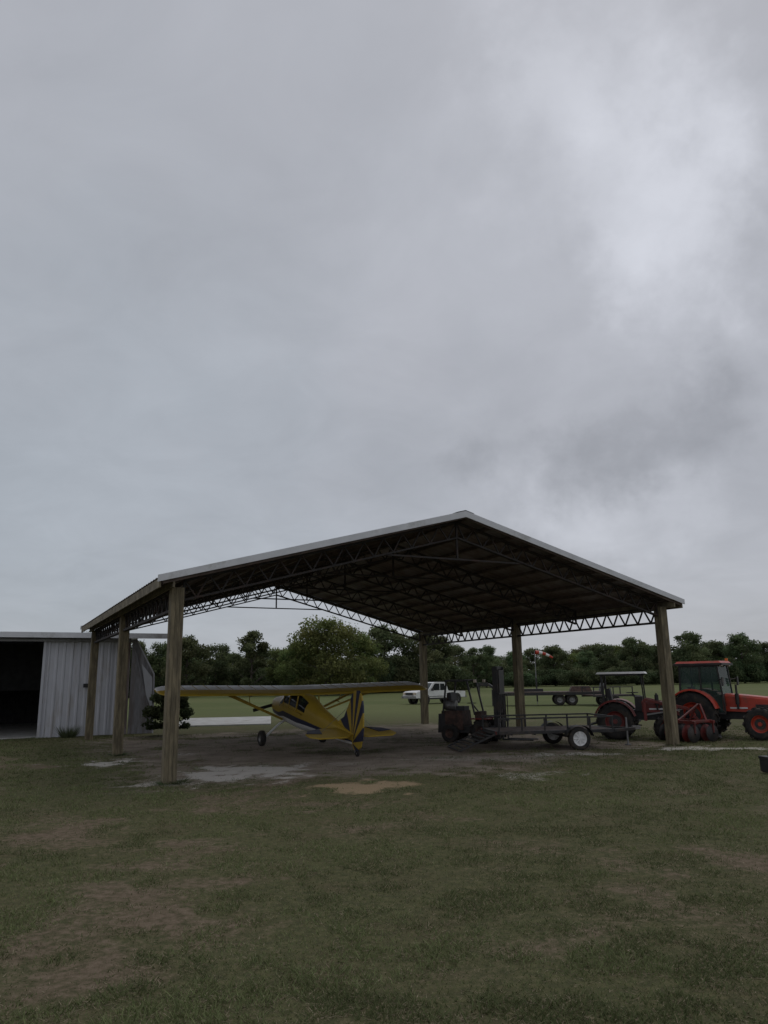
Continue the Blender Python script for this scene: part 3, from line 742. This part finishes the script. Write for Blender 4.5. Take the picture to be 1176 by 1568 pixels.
for px,py in((-4.71,16.75),(-4.5,16.9),(8.7,23.7),(-8.1,23.5)): weeds('weeds',px,py,.4,.12,120)

# ---------------------------------------------------------------- sky / world
w=bpy.data.worlds.new('World'); scene.world=w; w.use_nodes=True; nt=w.node_tree; bg=nt.nodes['Background']
SE,SR=math.radians(58),math.radians(35)
sky=nd(nt,'ShaderNodeTexSky',sky_type='NISHITA'); sky.sun_disc=False; sky.sun_elevation=SE; sky.sun_rotation=SR
tc=nd(nt,'ShaderNodeTexCoord'); d=tc.outputs['Generated']
nw=noise(nt,d,3.6,6,.6)
off=nd(nt,'ShaderNodeVectorMath',operation='SUBTRACT'); nt.links.new(nw.outputs['Color'],off.inputs[0]); off.inputs[1].default_value=(.5,.5,.5)
sc_=nd(nt,'ShaderNodeVectorMath',operation='SCALE'); nt.links.new(off.outputs[0],sc_.inputs[0]); sc_.inputs['Scale'].default_value=.55
dd=nd(nt,'ShaderNodeVectorMath',operation='ADD'); nt.links.new(d,dd.inputs[0]); nt.links.new(sc_.outputs[0],dd.inputs[1])
sxyz=nd(nt,'ShaderNodeSeparateXYZ'); nt.links.new(d,sxyz.inputs[0])
zc=math_(nt,'ADD',math_(nt,'MAXIMUM',sxyz.outputs[2],0),.22)
cv=nd(nt,'ShaderNodeCombineXYZ'); nt.links.new(math_(nt,'DIVIDE',sxyz.outputs[0],zc),cv.inputs[0]); nt.links.new(math_(nt,'DIVIDE',sxyz.outputs[1],zc),cv.inputs[1])
mp=nd(nt,'ShaderNodeMapping'); mp.inputs['Rotation'].default_value=(0,0,.5); mp.inputs['Location'].default_value=(3.1,1.7,0); nt.links.new(cv.outputs[0],mp.inputs[0])
c1=noise(nt,mp.outputs[0],1.0,5,.5,.3).outputs[0]; c2=noise(nt,mp.outputs[0],3.4,6,.58,.5).outputs[0]
def blob(v,r):
    n_=nd(nt,'ShaderNodeVectorMath',operation='DISTANCE'); nt.links.new(dd.outputs[0],n_.inputs[0]); vv=Vector(v).normalized(); n_.inputs[1].default_value=vv
    return mrange(nt,n_.outputs['Value'],0,r,1,0)
val=math_(nt,'ADD',.455,math_(nt,'MULTIPLY',math_(nt,'SUBTRACT',c1,.5),.15))
val=math_(nt,'ADD',val,math_(nt,'MULTIPLY',math_(nt,'SUBTRACT',c2,.5),.13))
for v,r,a in(((.256,.85,.782),.22,.14),((.40,.87,.64),.18,.17),((.42,.92,.55),.18,.10),((.15,.93,.60),.3,.05),((.27,.98,.20),.13,.14),((.42,.97,.2),.12,.08),((.12,.98,.2),.12,.05),
              ((.274,.961,.286),.10,-.09),((.417,.952,.326),.12,-.09),((.12,.964,.271),.09,-.07),((-.4,.95,.25),.4,-.03)):
    val=math_(nt,'ADD',val,math_(nt,'MULTIPLY',blob(v,r),a))
cr=mixc(nt,math_(nt,'MULTIPLY',blob((-.5,.9,.15),.8),.7),(.94,.965,1.05),(.87,.965,1.07))
cc=nd(nt,'ShaderNodeVectorMath',operation='SCALE'); nt.links.new(cr,cc.inputs[0]); nt.links.new(val,cc.inputs['Scale'])
sk=nd(nt,'ShaderNodeVectorMath',operation='SCALE'); nt.links.new(sky.outputs[0],sk.inputs[0]); sk.inputs['Scale'].default_value=.10
fin=mixc(nt,.94,sk.outputs[0],cc.outputs[0])
nt.links.new(fin,bg.inputs[0]); bg.inputs[1].default_value=1.0
sl=bpy.data.lights.new('sun','SUN'); sl.energy=.5; sl.angle=math.radians(40); sl.color=(1,.96,.9)
so=bpy.data.objects.new('sun',sl); COL.objects.link(so)
sd=Vector((math.sin(SR)*math.cos(SE),math.cos(SR)*math.cos(SE),math.sin(SE)))
so.rotation_euler=sd.to_track_quat('Z','Y').to_euler()

# ---------------------------------------------------------------- camera
cd=bpy.data.cameras.new('camera'); cam=bpy.data.objects.new('camera',cd); COL.objects.link(cam); scene.camera=cam
cd.sensor_fit='HORIZONTAL'; cd.sensor_width=36; cd.lens=35.0; cd.clip_end=8000; cd.clip_start=.05
cam.matrix_world=Matrix.Translation((0,0,2.11))@Matrix.Rotation(math.radians(90+12.62),4,'X')@Matrix.Rotation(-.0165,4,'Z')
